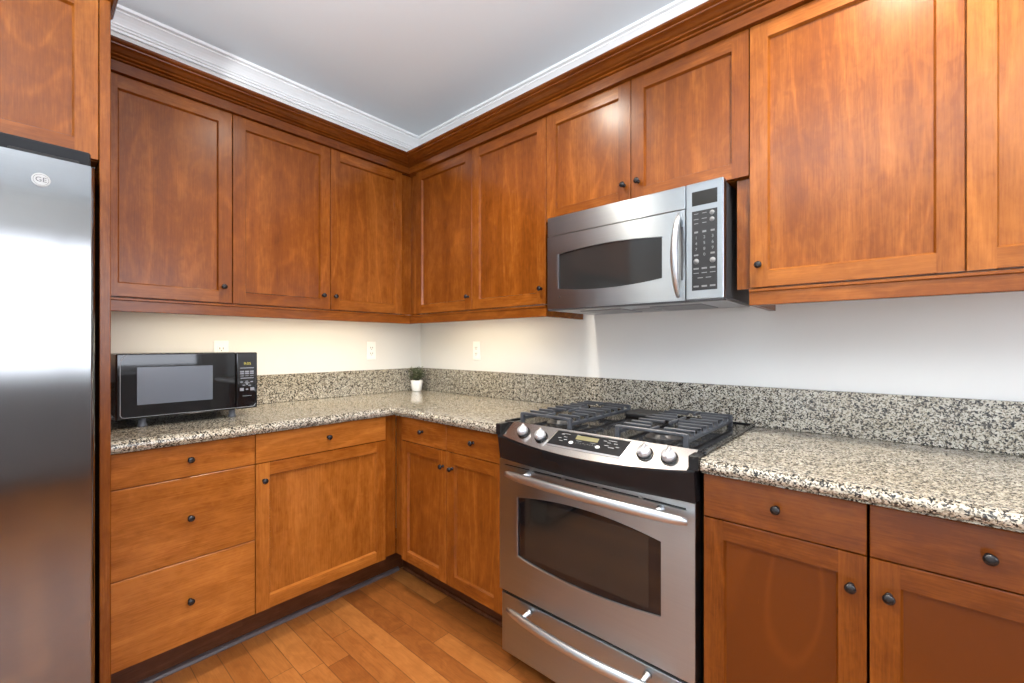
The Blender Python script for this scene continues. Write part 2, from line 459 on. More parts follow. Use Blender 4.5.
def body(parent, x0, x1, z0, z1, depth):
    return MB().box(x0, x1, .0215, depth, z0, z1, board=R()).build('cabinet_body', WOOD, parent)
def kick(parent, x0, x1):
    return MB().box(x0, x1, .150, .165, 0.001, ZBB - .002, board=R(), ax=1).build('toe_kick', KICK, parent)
def filler(parent, x0, x1, z0, z1, y=.0195, name='filler_strip'):
    return MB().box(x0, x1, y, y + .02, z0, z1, .001, board=R()).build(name, WOOD, parent)

BG, UG = 'shaker base cabinets', 'shaker wall cabinets'
DBODY = DB - .003
# base, left run (local x = world y - a)
a = -1.671; bL = -1.2502; b2 = -.6676
t = cab_root('L', a, DB, 0, 'three-drawer wooden base cabinet beside the refrigerator, under the black microwave', group=BG, name='base_cabinet')
body(t, 0.001, bL - a - .0005, ZBB - .001, .873, DBODY); kick(t, 0, bL - a)
for z0, z1, kz in ((ZDB, ZDT, .8162), (Z2, ZDB, .6095), (ZBB, Z2, .3145)): drawer(t, 0, bL - a, z0, z1, kz=kz, tone=.12)
a = bL
t = cab_root('L', a, DB, 0, 'wooden base cabinet with one wide drawer over one wide door, left of the corner', group=BG, name='base_cabinet')
body(t, 0.0005, b2 - a + .068, ZBB - .001, .873, DBODY); kick(t, 0, b2 - a + .2005)
drawer(t, 0, b2 - a, ZDB, ZDT, kz=.8160, tone=.10); door(t, 0, b2 - a, ZBB, ZDB, (.0305, .684), tone=.09, ptone=.07)
filler(t, b2 - a, b2 - a + .0695, ZBB, .873)
# base, right run
r1, r2, r3, r4, r5, r6 = .6705, 1.0135, 1.3565, 2.1019, 2.4528, 2.8140
t = cab_root('R', r1, DB, 0, 'wooden base cabinet with two drawers and two doors between the corner and the range', group=BG, name='base_cabinet')
body(t, -.072, r3 - r1, ZBB - .001, .873, DBODY); kick(t, -.2030, r3 - r1)
filler(t, -.0735, 0, ZBB, .873)
drawer(t, 0, r2 - r1, ZDB, ZDT, kz=.8168); drawer(t, r2 - r1, r3 - r1, ZDB, ZDT, kz=.8168)
door(t, 0, r2 - r1, ZBB, ZDB, (.3205, .684)); door(t, r2 - r1, r3 - r1, ZBB, ZDB, (r2 - r1 + .0395, .684))
t = cab_root('R', r4, DB, 0, 'wooden base cabinet with one drawer and one door directly right of the range', group=BG, name='base_cabinet')
body(t, 0, r5 - r4 - .0025, ZBB - .001, .873, DBODY); kick(t, 0, r5 - r4)
drawer(t, 0, r5 - r4 - .001, ZDB, ZDT, kz=.8172, tone=-.09); door(t, 0, r5 - r4 - .001, ZBB, ZDB, (.3205, .680), tone=-.12, ptone=-.34)  # darker panel wood, with the dim right side's shade put into the tones
t = cab_root('R', r5, DB, 0, 'wooden base cabinet at the far right edge, cut off by the picture', group=BG, name='base_cabinet')
body(t, .0025, r6 - r5, ZBB - .001, .873, DBODY); kick(t, 0, r6 - r5)
drawer(t, .001, r6 - r5, ZDB, ZDT, kz=.8135, tone=-.13); door(t, .001, r6 - r5, ZBB, ZDB, (.0345, .681), tone=-.12, ptone=-.36)  # lowered tones: darker panel wood plus shade painted into the colour

# wall cabinets
DUB = DU - .003; UH = ZUT - ZUB; KZ = 1.4757 - ZUB
u1, u2, u3, u4, u5, u6, u7 = .3707, .8513, 1.3324, 1.7380, 2.1465, 2.6289, 3.111
m1, m2, m3, m4 = -.3632, -.8001, -1.2426, -1.671
t = cab_root('L', m4, DU, ZUB, 'single-door wooden wall cabinet beside the refrigerator panel, above the black microwave', group=UG, name='wall_cabinet')
body(t, .001, m3 - m4 - .0005, 0, UH, DUB); door(t, 0, m3 - m4, 0, UH, (m3 - m4 - .0345, KZ))
t = cab_root('L', m3, DU, ZUB, 'double-door wooden wall cabinet on the left wall, left of the corner', group=UG, name='wall_cabinet')
body(t, .0005, m1 - m3 + .05, 0, UH, DUB)
door(t, 0, m2 - m3, 0, UH, (m2 - m3 - .0395, KZ)); door(t, m2 - m3, m1 - m3, 0, UH, (m2 - m3 + .0235, KZ))
filler(t, m1 - m3, m1 - m3 + .0915, 0, UH)
t = cab_root('R', u1, DU, ZUB, 'narrow single-door wooden wall cabinet next to the corner, on the wall with the range', group=UG, name='wall_cabinet')
body(t, -.079, u2 - u1 - .0003, 0, UH, DUB); filler(t, -.0795, 0, 0, UH); door(t, 0, u2 - u1, 0, UH, (u2 - u1 - .027, KZ))
t = cab_root('R', u2, DU, ZUB, 'single-door wooden wall cabinet directly left of the stainless over-range microwave', group=UG, name='wall_cabinet')
body(t, .0003, u3 - u2, 0, UH, DUB); door(t, 0, u3 - u2, 0, UH, (u3 - u2 - .026, KZ))
ZM = 1.7675
t = cab_root('R', u3, DU, ZM, 'short double-door wooden wall cabinet above the stainless over-range microwave', group=UG, name='wall_cabinet')
body(t, .0005, u5 - u3, 0, ZUT - ZM, DUB)
door(t, 0, u4 - u3, 0, ZUT - ZM, (u4 - u3 - .0275, 1.8412 - ZM)); door(t, u4 - u3, u5 - u3, 0, ZUT - ZM, (u4 - u3 + .031, 1.8425 - ZM))
t = cab_root('R', u5, DU, ZUB, 'large single-door wooden wall cabinet directly right of the stainless over-range microwave', group=UG, name='wall_cabinet')
body(t, .0005, u6 - u5 - .0003, 0, UH, DUB); door(t, 0, u6 - u5, 0, UH, (.0285, KZ), tone=.09, ptone=.09)
filler(t, -.0405, .0, 0, ZM - ZUB - .002)
t = cab_root('R', u6, DU, ZUB, 'wooden wall cabinet at the upper right edge, cut off by the picture', group=UG, name='wall_cabinet')
body(t, .0003, u7 - u6, 0, UH, DUB); door(t, 0, u7 - u6, 0, UH, (u7 - u6 - .028, KZ), tone=.09, ptone=.09)

# wooden crown moulding over the wall cabinets
KP = [(.270, ZUT + .001), (.326, ZUT + .001), (.326, ZUT + .039), (.320, ZUT + .042), (.330, ZUT + .045), (.333, ZUT + .049), (.327, ZUT + .052),
      (.340, ZUT + .055), (.343, ZUT + .059), (.337, ZUT + .062), (.345, ZUT + .066), (.357, ZUT + .074), (.371, ZUT + .079), (.372, ZUT + .083),
      (.380, ZUT + .085), (.386, ZUT + .089), (.386, ZUT + .096), (.270, ZUT + .096)]
m = MB(); m.tone = -.10; m.prism([(-d, z) for d, z in KP], 'x', 0, u7, a_fn=lambda y, z: -y, board=R(), ax=1)
tag(m.build('crown_moulding', WOOD), 'long wooden crown moulding along the top of the wall cabinets over the range', 'moulding', 'wooden crown mouldings')
m = MB(); m.tone = -.10; m.prism([(d, z) for d, z in KP], 'y', m4 + .001, 0, b_fn=lambda x, z: -x - .0006, board=R(), ax=0)
o = m.build('crown_moulding', WOOD)
# grain of this run goes along y: turn the object so its local x is the long axis
def along_y(o):
    Mx = Matrix.Rotation(-PI / 2, 4, 'Z'); o.data.transform(Mx); o.rotation_euler = (0, 0, PI / 2)
    for p in o.data.attributes['ax'].data: p.value = 1.0
along_y(o)
tag(o, 'wooden crown moulding along the top of the wall cabinets on the left wall', 'moulding', 'wooden crown mouldings')

# light rails under the wall cabinets
LP = [(.286, ZRAIL), (.306, ZRAIL), (.3085, ZRAIL + .002), (.3085, ZRAIL + .041), (.314, ZRAIL + .044), (.314, ZRAIL + .050), (.309, ZUB - .0035), (.286, ZUB - .0035)]
def rail_x(a, b, label, a_fn=None):
    m = MB(); m.prism([(-d, z) for d, z in LP], 'x', a, b, a_fn=a_fn, board=R(), ax=1)
    return tag(m.build('light_rail', WOOD), label, 'moulding', 'wooden light rails')
o = rail_x(0, u3, 'wooden light rail under the two wall cabinets between the corner and the steel microwave', a_fn=lambda y, z: -y)
e = MB().box(u3 - .019, u3, -.286, -.002, ZRAIL, ZUB - .0035, board=R(), ax=1).build('return_end', WOOD, o)
o = rail_x(u5, u7, 'wooden light rail under the wall cabinets right of the steel microwave')
e = MB().box(u5, u5 + .019, -.286, -.002, ZRAIL, ZUB - .0035, board=R(), ax=1).build('return_end', WOOD, o)
m = MB(); m.prism([(d, z) for d, z in LP], 'y', m4 + .001, 0, b_fn=lambda x, z: -x - .0006, board=R())
o = m.build('light_rail', WOOD); along_y(o)
tag(o, 'wooden light rail under the wall cabinets on the left wall, over the black microwave', 'moulding', 'wooden light rails')

# tall end panel, cabinet over the refrigerator
ZT = 2.306
o = MB().box(.004, .645, -1.6975, -1.6715, 0.001, ZT, .0015, board=R()).build('end_panel', WOOD)
tag(o, 'tall narrow wooden end panel between the refrigerator and the drawer cabinet', 'panel')
t = cab_root('L', -2.63, .645, 1.796, 'wooden cabinet above the refrigerator in the upper left corner', group=UG, name='wall_cabinet')
body(t, 0, .9305, .0, ZT - 1.796, .64)
door(t, .0, .4635, 0, ZT - 1.796, (.43, .07)); door(t, .4635, .932, 0, ZT - 1.796, (.497, .07), fw=.0575)
# its crown moulding with a return along the end panel
off = .645 - DU; dz = ZT - ZUT
KP2 = [(d + off, z + dz) for d, z in KP]
RP = .42
m = MB(); m.prism(KP2, 'y', -2.63, 0, b_fn=lambda x, z: -1.6715 + RP * (x - off - DU), board=R())
o = m.build('crown_moulding', WOOD); along_y(o)
tag(o, 'wooden crown moulding on top of the refrigerator cabinet in the upper left corner', 'moulding', 'wooden crown mouldings')
m = MB(); m.prism([(-1.6715 + RP * (d - DU), z + dz) for d, z in KP], 'x', .392, 0, b_fn=lambda y, z: .645 + (y + 1.6715) / RP, board=R(), ax=1)
m.build('return_end', WOOD, o).matrix_parent_inverse = o.matrix_basis.inverted()

# shoe moulding where the left toe kick meets the floor
m = MB(); m.prism([(.468, .001), (.486, .001), (.4855, .006), (.482, .012), (.476, .016), (.468, .017)], 'y', -1.671, -.50)
structure(m.build('trim_3', SHOE))
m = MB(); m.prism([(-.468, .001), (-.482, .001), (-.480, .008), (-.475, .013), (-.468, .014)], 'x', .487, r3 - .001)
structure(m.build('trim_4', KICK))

# ------------------------------------------------------------------ worktops and backsplash
ZC0, ZC1, CO = .8745, .914, .6425
def edge_profile(out, back):
    pts = [(back, ZC0), (out - .012, ZC0), (out - .005, ZC0 + .003)]
    for k in range(1, 8):
        an = -PI / 2 + PI * k / 8
        pts.append((out - .016 + .016 * math.cos(an) + 0.0, (ZC0 + ZC1) / 2 + .0165 * math.sin(an)))
    return pts + [(out - .010, ZC1 - .001), (out - .016, ZC1), (back, ZC1)]
m = MB()
m.prism([(-d, z) for d, z in edge_profile(CO, .002)], 'x', 0, 1.3455, a_fn=lambda y, z: -y)
m.prism([(d, z) for d, z in edge_profile(CO, .002)], 'y', -1.6708, 0, b_fn=lambda x, z: -x)
tag(m.build('countertop', GRANITE), 'L-shaped speckled granite worktop running from the refrigerator around the corner to the range', 'worktop', 'granite worktops')
m = MB().prism([(-d, z) for d, z in edge_profile(CO, .002)], 'x', 2.1012, r6 + .35)
tag(m.build('countertop', GRANITE), 'speckled granite worktop right of the range, with a rounded front edge', 'worktop', 'granite worktops')
m = MB().box(.0225, r6 + .35, -.0215, -.002, ZC1 + .0005, 1.0649, .0015)
tag(m.build('backsplash', GRANITE), 'long upright granite backsplash strip on the wall behind the range', 'backsplash', 'granite backsplashes')
m = MB().box(.002, .0215, -1.6708, -.002, ZC1 + .0005, 1.0649, .0015)
tag(m.build('backsplash', GRANITE), 'upright granite backsplash strip on the left wall, behind the black microwave', 'backsplash', 'granite backsplashes')

# ------------------------------------------------------------------ outlets
def outlet(loc, rz, label, wide=False):
    w = .0585 if wide else .0315
    t = thing('wall_outlet', label, 'outlet', loc, rz, 'white wall outlets')
    p = MB().box(-w, w, -.006, -.0005, -.057, .057, .003, 2).build('cover_plate', OUTLETW, t)
    for sx in ((-.023, .023) if wide else (0,)):
        q = MB().box(sx - .0165, sx + .0165, -.0085, -.0055, -.033, .033, .0015).build('receptacle', OUTLETW, t)
        d = MB()
        for zz in (.018, -.018):
            d.box(sx - .0085, sx - .0055, -.0092, -.0075, zz - .004, zz + .006)
            d.box(sx + .0055, sx + .0085, -.0092, -.0075, zz - .004, zz + .006)
            d.lathe([(.0026, 0), (.0026, .0016)], (sx, -.0076, zz - .0095), (0, -1, 0), 10)
        d.build('slots', plain('outlet_slot', (.10, .10, .10), .6), q)
    return t
outlet((.001, -1.2055, 1.187), PI / 2, 'white wall outlet half hidden behind the black microwave')
outlet((.001, -.387, 1.187), PI / 2, 'white wall outlet on the left wall, left of the potted plant')
outlet((.570, -.001, 1.1875), 0, 'white wall outlet on the wall with the range, right of the potted plant')

# ------------------------------------------------------------------ potted plant
t = thing('potted_plant', 'small green artificial plant in a white tapered pot in the worktop corner', 'plant', (.092, -.100, .9145))
t.scale = (1.25, 1.25, 1.25)
t.rotation_euler = (0, 0, .72)
def sq_ring(h, z, rr):
    out = []
    for k in range(16):
        an = 2 * PI * (k + .5) / 16; c, s_ = math.cos(an), math.sin(an)
        q = (abs(c) ** 5 + abs(s_) ** 5) ** (-1 / 5)
        out.append((h * c * q, h * s_ * q, z))
    return out
def loft(mb, rings, mi=0, cap0=True, cap1=True):
    n = len(rings[0]); vs = [p for r in rings for p in r]; fs = []
    for i in range(len(rings) - 1):
        for k in range(n): fs.append([i * n + k, i * n + (k + 1) % n, (i + 1) * n + (k + 1) % n, (i + 1) * n + k])
    if cap0: fs.append(list(range(n))[::-1])
    if cap1: fs.append([(len(rings) - 1) * n + k for k in range(n)])
    mb.add(vs, fs, mi, smooth=True)
m = MB(); loft(m, [sq_ring(.0215, 0, 0), sq_ring(.0235, .003, 0), sq_ring(.0275, .030, 0), sq_ring(.0300, .056, 0), sq_ring(.0295, .058, 0), sq_ring(.0270, .057, 0), sq_ring(.0262, .049, 0)], cap1=True)
m.build('pot', POT, t)
m = MB(); loft(m, [sq_ring(.0258, .0485, 0), sq_ring(.024, .0525, 0)]); m.build('soil', SOIL, t)
rl = random.Random(3)
st = MB(); lf = MB(); tips = []
for i in range(46):
    an = rl.uniform(0, 2 * PI); el = rl.uniform(.35, 1.5); L = rl.uniform(.050, .082)
    b0 = Vector((rl.uniform(-.012, .012), rl.uniform(-.012, .012), .052))
    d = Vector((math.cos(an) * math.cos(el), math.sin(an) * math.cos(el), math.sin(el)))
    for _ in range(12):
        wq = Matrix.Rotation(.72, 3, 'Z') @ (b0 + d * L)
        if .092 + 1.25 * wq.x < .029 or -.100 + 1.25 * wq.y > -.029: L *= .9
    p1 = b0 + d * L * .5 + Vector((0, 0, .008)); p2 = b0 + d * L + Vector((0, 0, .004))
    st.tube([b0, p1, p2], [.0008, .0007, .0004], 5)
    for k in range(9):
        f = .25 + .75 * k / 8; q = (b0 * (1 - f) ** 2 + p1 * 2 * f * (1 - f) + p2 * f * f)
        ld = Vector((rl.gauss(0, 1), rl.gauss(0, 1), rl.gauss(.3, .8))).normalized()
        sd = ld.cross(Vector((rl.gauss(0, 1), rl.gauss(0, 1), rl.gauss(0, 1)))).normalized(); ll = rl.uniform(.008, .013); ww = ll * .33
        nn = ld.cross(sd) * .0006
        wq = Matrix.Rotation(.72, 3, 'Z') @ (q + ld * ll); wx_, wy_ = .092 + 1.25 * wq.x, -.100 + 1.25 * wq.y
        if wx_ < .030 or wy_ > -.030: continue
        lf.add([q, q + ld * ll * .5 + sd * ww + nn, q + ld * ll, q + ld * ll * .5 - sd * ww + nn, q + ld * ll * .5 - nn * 2], [[0, 1, 4], [1, 2, 4], [2, 3, 4], [3, 0, 4]], rl.choice((0, 0, 1)))
st.build('stems', LEAF, t)
fo = lf.build('foliage', [LEAF, LEAF2], t); fo['kind'] = 'stuff'

# ------------------------------------------------------------------ refrigerator
t = thing('refrigerator', 'stainless steel refrigerator at the left edge with a round badge on its door', 'refrigerator', (.83, -2.612, 0), PI / 2)
FW = .890    # local x along the front, y back into the niche
MB().box(0.003, FW - .003, .072, .775, .03, 1.778, .006, 2).build('case', plain('fridge_case', (.010, .011, .014), .55, spec=.2), t)
def rounded_slab(w, z0, z1, r=.009):
    m = MB(); pts = []
    for (cx, a0) in ((r, 180), (w - r, 270)):
        for k in range(7):
            an = math.radians(a0 + 90 * k / 6); pts.append((cx + r * math.cos(an), r + r * math.sin(an)))
    pts += [(w, .066), (0, .066)]
    n = len(pts)
    vs = [(x, y, z0) for x, y in pts] + [(x, y, z1) for x, y in pts]
    fs = [[i, (i + 1) % n, n + (i + 1) % n, n + i] for i in range(n)]
    for i, f in enumerate(fs): m.add([vs[j] for j in f], [[0, 1, 2, 3]], smooth=False)
    m.add(vs, [list(range(n))[::-1], list(range(n, 2 * n))])
    return m
for x0, w_, nm in ((0, .385, 0), (.391, FW - .391, 1)):
    d = rounded_slab(w_, .09, 1.717).build('door', FRIDGE_STEEL, t, (x0, 0, 0))
    bm = bmesh.new(); bm.from_mesh(d.data); bmesh.ops.remove_doubles(bm, verts=bm.verts, dist=1e-5)
    ed = [e for e in bm.edges if all(abs(v.co.z - 1.717) < 1e-4 for v in e.verts)]
    bmesh.ops.bevel(bm, geom=ed, offset=.004, segments=2, profile=.5, affect='EDGES'); bm.to_mesh(d.data); bm.free()
    for p in d.data.polygons: p.use_smooth = True
    d.data.set_sharp_from_angle(angle=math.radians(40))
    hx = w_ - .045 if nm == 0 else .045
    h = MB().tube([(hx, .004, .75), (hx, -.045, .77), (hx, -.055, .85), (hx, -.055, 1.45), (hx, -.045, 1.53), (hx, .004, 1.55)], .012, 12, up=(1, 0, 0)).build('handle', POLISHED, d)
    if nm == 1:
        bx = (-1.824 + 2.612) - x0; bz = 1.653
        bgm = MB().lathe([(.0175, 0), (.0175, .0015), (.0160, .0025), (.0158, .0025)], (0, 0, 0), (0, -1, 0), 28)
        bt = bgm; text_mesh('GE', .017, Matrix.Translation((0, -.0026, 0)) @ Matrix.Rotation(PI / 2, 4, 'X'), bt, 1)
        bt.lathe([(.0142, 0), (.0142, .0005), (.0135, .0005), (.0135, 0)], (0, -.0024, 0), (0, -1, 0), 28, mi=1)
        bt.build('badge', [plain('badge_silver', (.42, .425, .43), .4), plain('badge_grey', (.08, .08, .085), .4)], d, (bx, 0.0, bz))
MB().box(.02, FW - .02, .09, .16, .012, .086, .003).build('base_grille', BLACK_SATIN, t)
MB().box(FW - .16, FW - .03, .03, .071, 1.718, 1.734, .004, 2).build('hinge_cover', BLACK_SATIN, t)
MB().box(.03, .16, .03, .071, 1.718, 1.734, .004, 2).build('hinge_cover', BLACK_SATIN, t)
for fx in (.05, FW - .05): MB().lathe([(.016, .001), (.016, .03)], (fx, .2, 0)).build('foot', BLACK_SATIN, t)

# ------------------------------------------------------------------ over-the-range microwave
t = thing('over_range_microwave', 'stainless over-range microwave with a bowed handle and black keypad above the range', 'microwave', (1.3855, -.370, 1.3745), 0)
WM, HM = .701, .3885       # local origin: left front bottom
sx = 1.9667 - 1.3855
MB().box(.006, WM - .004, .034, .366, .004, HM - .001, .002).build('case', plain('microwave_case', (.10, .10, .11), .35, metal=.5), t)
# top grille strip
MB().box(0, sx - .0012, 0, .033, .3095, HM, .002).build('vent_strip', STEEL, t)
# control side
cp = MB(); cp.box(sx + .0012, WM, 0, .033, 0, HM, .002)
cpo = cp.build('control_panel', STEEL, t)
MB().box(1.9879 - 1.3855, 2.0679 - 1.3855, -.0012, .002, .3120, .3590, .0006).build('display', DARK_LCD, t)
kx0, kx1 = 1.9879 - 1.3855, 2.0679 - 1.3855
kp = MB().box(kx0, kx1, -.0012, .002, .0300, .2940, .0006).build('keypad', plain('keypad_black', (.018, .018, .019), .3), t)
RX = Matrix.Rotation(PI / 2, 4, 'X')
def key(x, z, shape):
    kl = MB(); shape(kl, kx0 + x, .03 + z); kl.build('key', GREY_PRINT, kp)
def lab(x, z, s_, size=.0075): key(x, z, lambda kl, X, Z: text_mesh(s_, size, Matrix.Translation((X, -.0014, Z)) @ RX, kl, 0, .0003))
def dash(x, z, w_, h_=.0022): key(x, z, lambda kl, X, Z: kl.box(X - w_ / 2, X + w_ / 2, -.0018, -.0010, Z - h_ / 2, Z + h_ / 2))
def disc(x, z, r_): key(x, z, lambda kl, X, Z: kl.lathe([(r_, 0), (r_, .0006)], (X, -.0010, Z), (0, -1, 0), 16))
cols = (.014, .040, .066)
for x in cols[:2]: dash(x, .254, .014); dash(x, .236, .016); dash(x, .222, .013)
for z in (.251, .229): disc(.064, z, .0078)
for x in cols: dash(x, .193, .012, .006)
dg_ = iter('123456789')
for r in range(3):
    for x in cols: lab(x, .174 - r * .019, next(dg_), .014)
lab(cols[1], .117, '0', .014); dash(cols[0], .117, .014, .005); dash(cols[2], .119, .013, .006)
for x in (cols[0], cols[2]): disc(x, .096, .0092)
for r, n in ((.072, 3), (.057, 3), (.041, 2), (.013, 3)):
    for k in range(n):
        x = cols[k] if n == 3 else (.027, .053)[k]; dash(x, r, .017, .0026 if n == 2 or r == .057 else .0055)
# door with a barrel shaped window
wx0, wx1 = 1.4425 - 1.3855, 1.8852 - 1.3855; wc = (wx0 + wx1) / 2; wh = (wx1 - wx0) / 2
lo = lambda x: (1.4430 - 1.3745) + .0150 * ((x - wc) / wh) ** 2
hi = lambda x: (1.6165 - 1.3745) - .0140 * ((x - wc) / wh) ** 2
dm = MB(); dx1 = sx - .0012; DH = .3070
dm.plate(0, dx1, 0, DH, [(wx0, wx1, lo, hi)], 0, .007)
dm.add([(0, 0, 0), (0, .033, 0), (0, .033, DH), (0, 0, DH)], [[0, 1, 2, 3]]); dm.add([(dx1, 0, 0), (dx1, .033, 0), (dx1, .033, DH), (dx1, 0, DH)], [[3, 2, 1, 0]])
dm.add([(0, 0, 0), (dx1, 0, 0), (dx1, .033, 0), (0, .033, 0)], [[3, 2, 1, 0]]); dm.add([(0, 0, DH), (dx1, 0, DH), (dx1, .033, DH), (0, .033, DH)], [[0, 1, 2, 3]])
dmo = dm.build('door', STEEL, t, recalc=False)
MB().box(wx0 - .01, wx1 + .01, .0055, .012, .06, .25).build('window', MW_WIN, dmo)
# bright bezel at the left of the window
bz = MB()
for k in range(20):
    xa = wx0 + (wx1 - wx0) * k / 20; xb = wx0 + (wx1 - wx0) * (k + 1) / 20
    for fn, s_ in ((lo, -1), (hi, 1)):
        za, zb = fn(xa), fn(xb)
        bz.add([(xa, -.0006, za + s_ * .002), (xb, -.0006, zb + s_ * .002), (xb, .004, zb), (xa, .004, za)], [[0, 1, 2, 3]])
for x, s_ in ((wx0, -1), (wx1, 1)):
    bz.add([(x + s_ * .002, -.0006, lo(x) - .002), (x + s_ * .002, -.0006, hi(x) + .002), (x, .004, hi(x)), (x, .004, lo(x))], [[0, 1, 2, 3]])
bz.build('window_bezel', POLISHED, dmo)
MB().lathe([(.0035, 0), (.0035, .0012)], (.0625, 0, .049), (0, -1, 0), 12).build('emblem', plain('emblem_grey', (.12, .12, .13), .3, metal=.5), dmo)
# handle: slim vertical bow with a dark recess beside it
hp = []
for k in range(17):
    f = k / 16; z = .014 + f * .283; hp.append((.556 + .004 * f, .002 - .044 * math.sin(PI * f) ** .75, z))
MB().tube(hp, [.006 + .006 * math.sin(PI * k / 16) ** .5 for k in range(17)], 12, up=(1, 0, 0)).build('handle', POLISHED, dmo)
MB().box(.5655, .5745, -.0008, .004, .067, .252, .003, 2).build('grip_recess', plain('grip_dark', (.05, .052, .058), .4), dmo)
# underside: filters and a lamp cover
un = MB().box(.006, WM - .006, .040, .362, -.005, .003, .001).build('underside', FILTER, t)
for x0, x1 in ((.10, .29), (.41, .60)):
    f_ = MB()
    f_.box(x0, x1, .10, .30, -.0085, -.0045, .001)
    f_.build('grease_filter', plain('filter_mesh', (.30, .31, .33), .5, metal=.7), un)
MB().box(.31, .39, .16, .27, -.0075, -.0045, .001).build('lamp_cover', GREY_PLASTIC, un)
MB().box(.0, WM, .001, .030, -.006, -.0005, .001).build('bottom_lip', plain('lip_dark', (.05, .05, .055), .4), un)

# ------------------------------------------------------------------ range
XC = 1.7235
t = thing('gas_range', 'stainless slide-in gas range with black iron grates between the base cabinets', 'range', (XC, -.640, 0))
hw = .365
MB().box(-hw, hw, .045, .600, .070, .870, .002).build('body', BLACK_SATIN, t)
MB().box(-hw + .01, hw - .01, .075, .55, .012, .069).build('toe_panel', BLACK_SATIN, t)
for sx_ in (-.3, .3):
    for yy in (.12, .5): MB().lathe([(.018, .0005), (.018, .013)], (sx_, yy, 0)).build('foot', BLACK_SATIN, t)
# oven door
wx = .2714; wmid = -.002
lo = lambda x: .420 + .021 * ((x - wmid) / wx) ** 2
hi = lambda x: .684 - .027 * ((x - wmid) / wx) ** 2
holes = [(wmid - wx, wmid + wx, lo, hi)]
for k in range(5):
    xa = 1.3800 + k * .1395 - XC
    holes.append((xa, xa + .126, (lambda x: .7650), (lambda x: .7715)))
dm = MB(); dz0, dz1 = .2915, .7880
dm.plate(-hw, hw, dz0, dz1, holes, 0, .008)
def shell(m, x0, x1, z0, z1, y1):
    m.add([(x0, 0, z0), (x0, y1, z0), (x0, y1, z1), (x0, 0, z1)], [[0, 1, 2, 3]]); m.add([(x1, 0, z0), (x1, y1, z0), (x1, y1, z1), (x1, 0, z1)], [[3, 2, 1, 0]])
    m.add([(x0, 0, z0), (x1, 0, z0), (x1, y1, z0), (x0, y1, z0)], [[3, 2, 1, 0]]); m.add([(x0, 0, z1), (x1, 0, z1), (x1, y1, z1), (x0, y1, z1)], [[0, 1, 2, 3]])
shell(dm, -hw, hw, dz0, dz1, .042)
dmo = dm.build('oven_door', STEEL, t, recalc=False)
MB().box(-hw + .005, hw - .005, .0075, .040, dz0 + .005, dz1 - .005).build('door_liner', DARK, dmo)
MB().box(wmid - wx - .004, wmid + wx + .004, .0045, .0072, .41, .69).build('oven_window', BLACK_GLOSS, dmo)
MB().box(wmid - wx + .030, wmid + wx - .040, .0038, .0050, .446, .662, .0003).build('viewing_pane', OVEN_WIN, dmo)
bz = MB()
for k in range(20):
    xa = wmid - wx + 2 * wx * k / 20; xb = wmid - wx + 2 * wx * (k + 1) / 20
    for fn, s_ in ((lo, -1), (hi, 1)):
        za, zb = fn(xa), fn(xb)
        bz.add([(xa, -.0008, za + s_ * .0025), (xb, -.0008, zb + s_ * .0025), (xb, .004, zb), (xa, .004, za)], [[0, 1, 2, 3]])
for x, s_ in ((wmid - wx, -1), (wmid + wx, 1)):
    bz.add([(x + s_ * .0025, -.0008, lo(x) - .0025), (x + s_ * .0025, -.0008, hi(x) + .0025), (x, .004, hi(x)), (x, .004, lo(x))], [[0, 1, 2, 3]])
bz.build('window_bezel', POLISHED, dmo)
def bow(parent, z, xa, xb, bulge, droop):
    pts = []; rad = []
    N = 28
    for k in range(N + 1):
        f = k / N; x = xa + (xb - xa) * f; s_ = 2 * f - 1
        pts.append((x, -.030 - bulge * (1 - s_ * s_), z + droop * (1 - s_ * s_)))
        rad.append(.0080 + .0060 * (1 - abs(s_) ** 12))
    MB().tube(pts, rad, 14, flat=(.9, 1.15)).build('handle', POLISHED, parent)
    for f in (.13, .87):
        x = xa + (xb - xa) * f; s_ = 2 * f - 1
        MB().lathe([(.0125, 0), (.0125, .003), (.0085, .007), (.0075, .035 + bulge * (1 - s_ * s_))], (x, -.0005, z + .006), (0, -1, 0), 16).build('handle_post', POLISHED, parent)
bow(dmo, .7455, 1.4150 - XC, 2.0780 - XC, .030, .005)
# storage drawer
dr = MB().box(-hw + .008, hw - .008, .004, .046, .055, .2785, .003, 2).build('storage_drawer', STEEL, t)
bow(dr, .2460, 1.4250 - XC, 2.0300 - XC, .030, .0)
MB().box(-hw + .003, hw - .003, .012, .05, .2790, .2912).build('drawer_gap', DARK, t)
# control housing: black curved skirt under a sloping steel panel (local y: world y + .64)
YT, ZT_ = -.5970 + .640, .9250
def yb(x): return -.0120 - .0300 * (1 - (x / hw) ** 2)
def zb(x): return ZT_ - (YT - yb(x)) * (.052 / .068)
N = 28; hs = MB(); rings = []
for k in range(N + 1):
    x = -hw + 2 * hw * k / N
    rings.append([(x, .055, .790), (x, yb(x) + .014, .790), (x, yb(x) + .004, zb(x) - .030), (x, yb(x), zb(x) - .006), (x, yb(x) + .002, zb(x)), (x, YT, ZT_), (x, .055, ZT_)])
n = 7; vs = [p for r in rings for p in r]; fs = []
for i in range(N):
    for k in range(n): fs.append([i * n + k, i * n + (k + 1) % n, (i + 1) * n + (k + 1) % n, (i + 1) * n + k])
fs += [list(range(n)), [N * n + k for k in range(n)][::-1]]
hs.add(vs, fs)
hs.box(-.3765, -.350, -.012, .060, .880, .9225, .003); hs.box(.350, .3765, -.012, .060, .880, .9225, .003)
hso = hs.build('control_housing', BLACK, t)
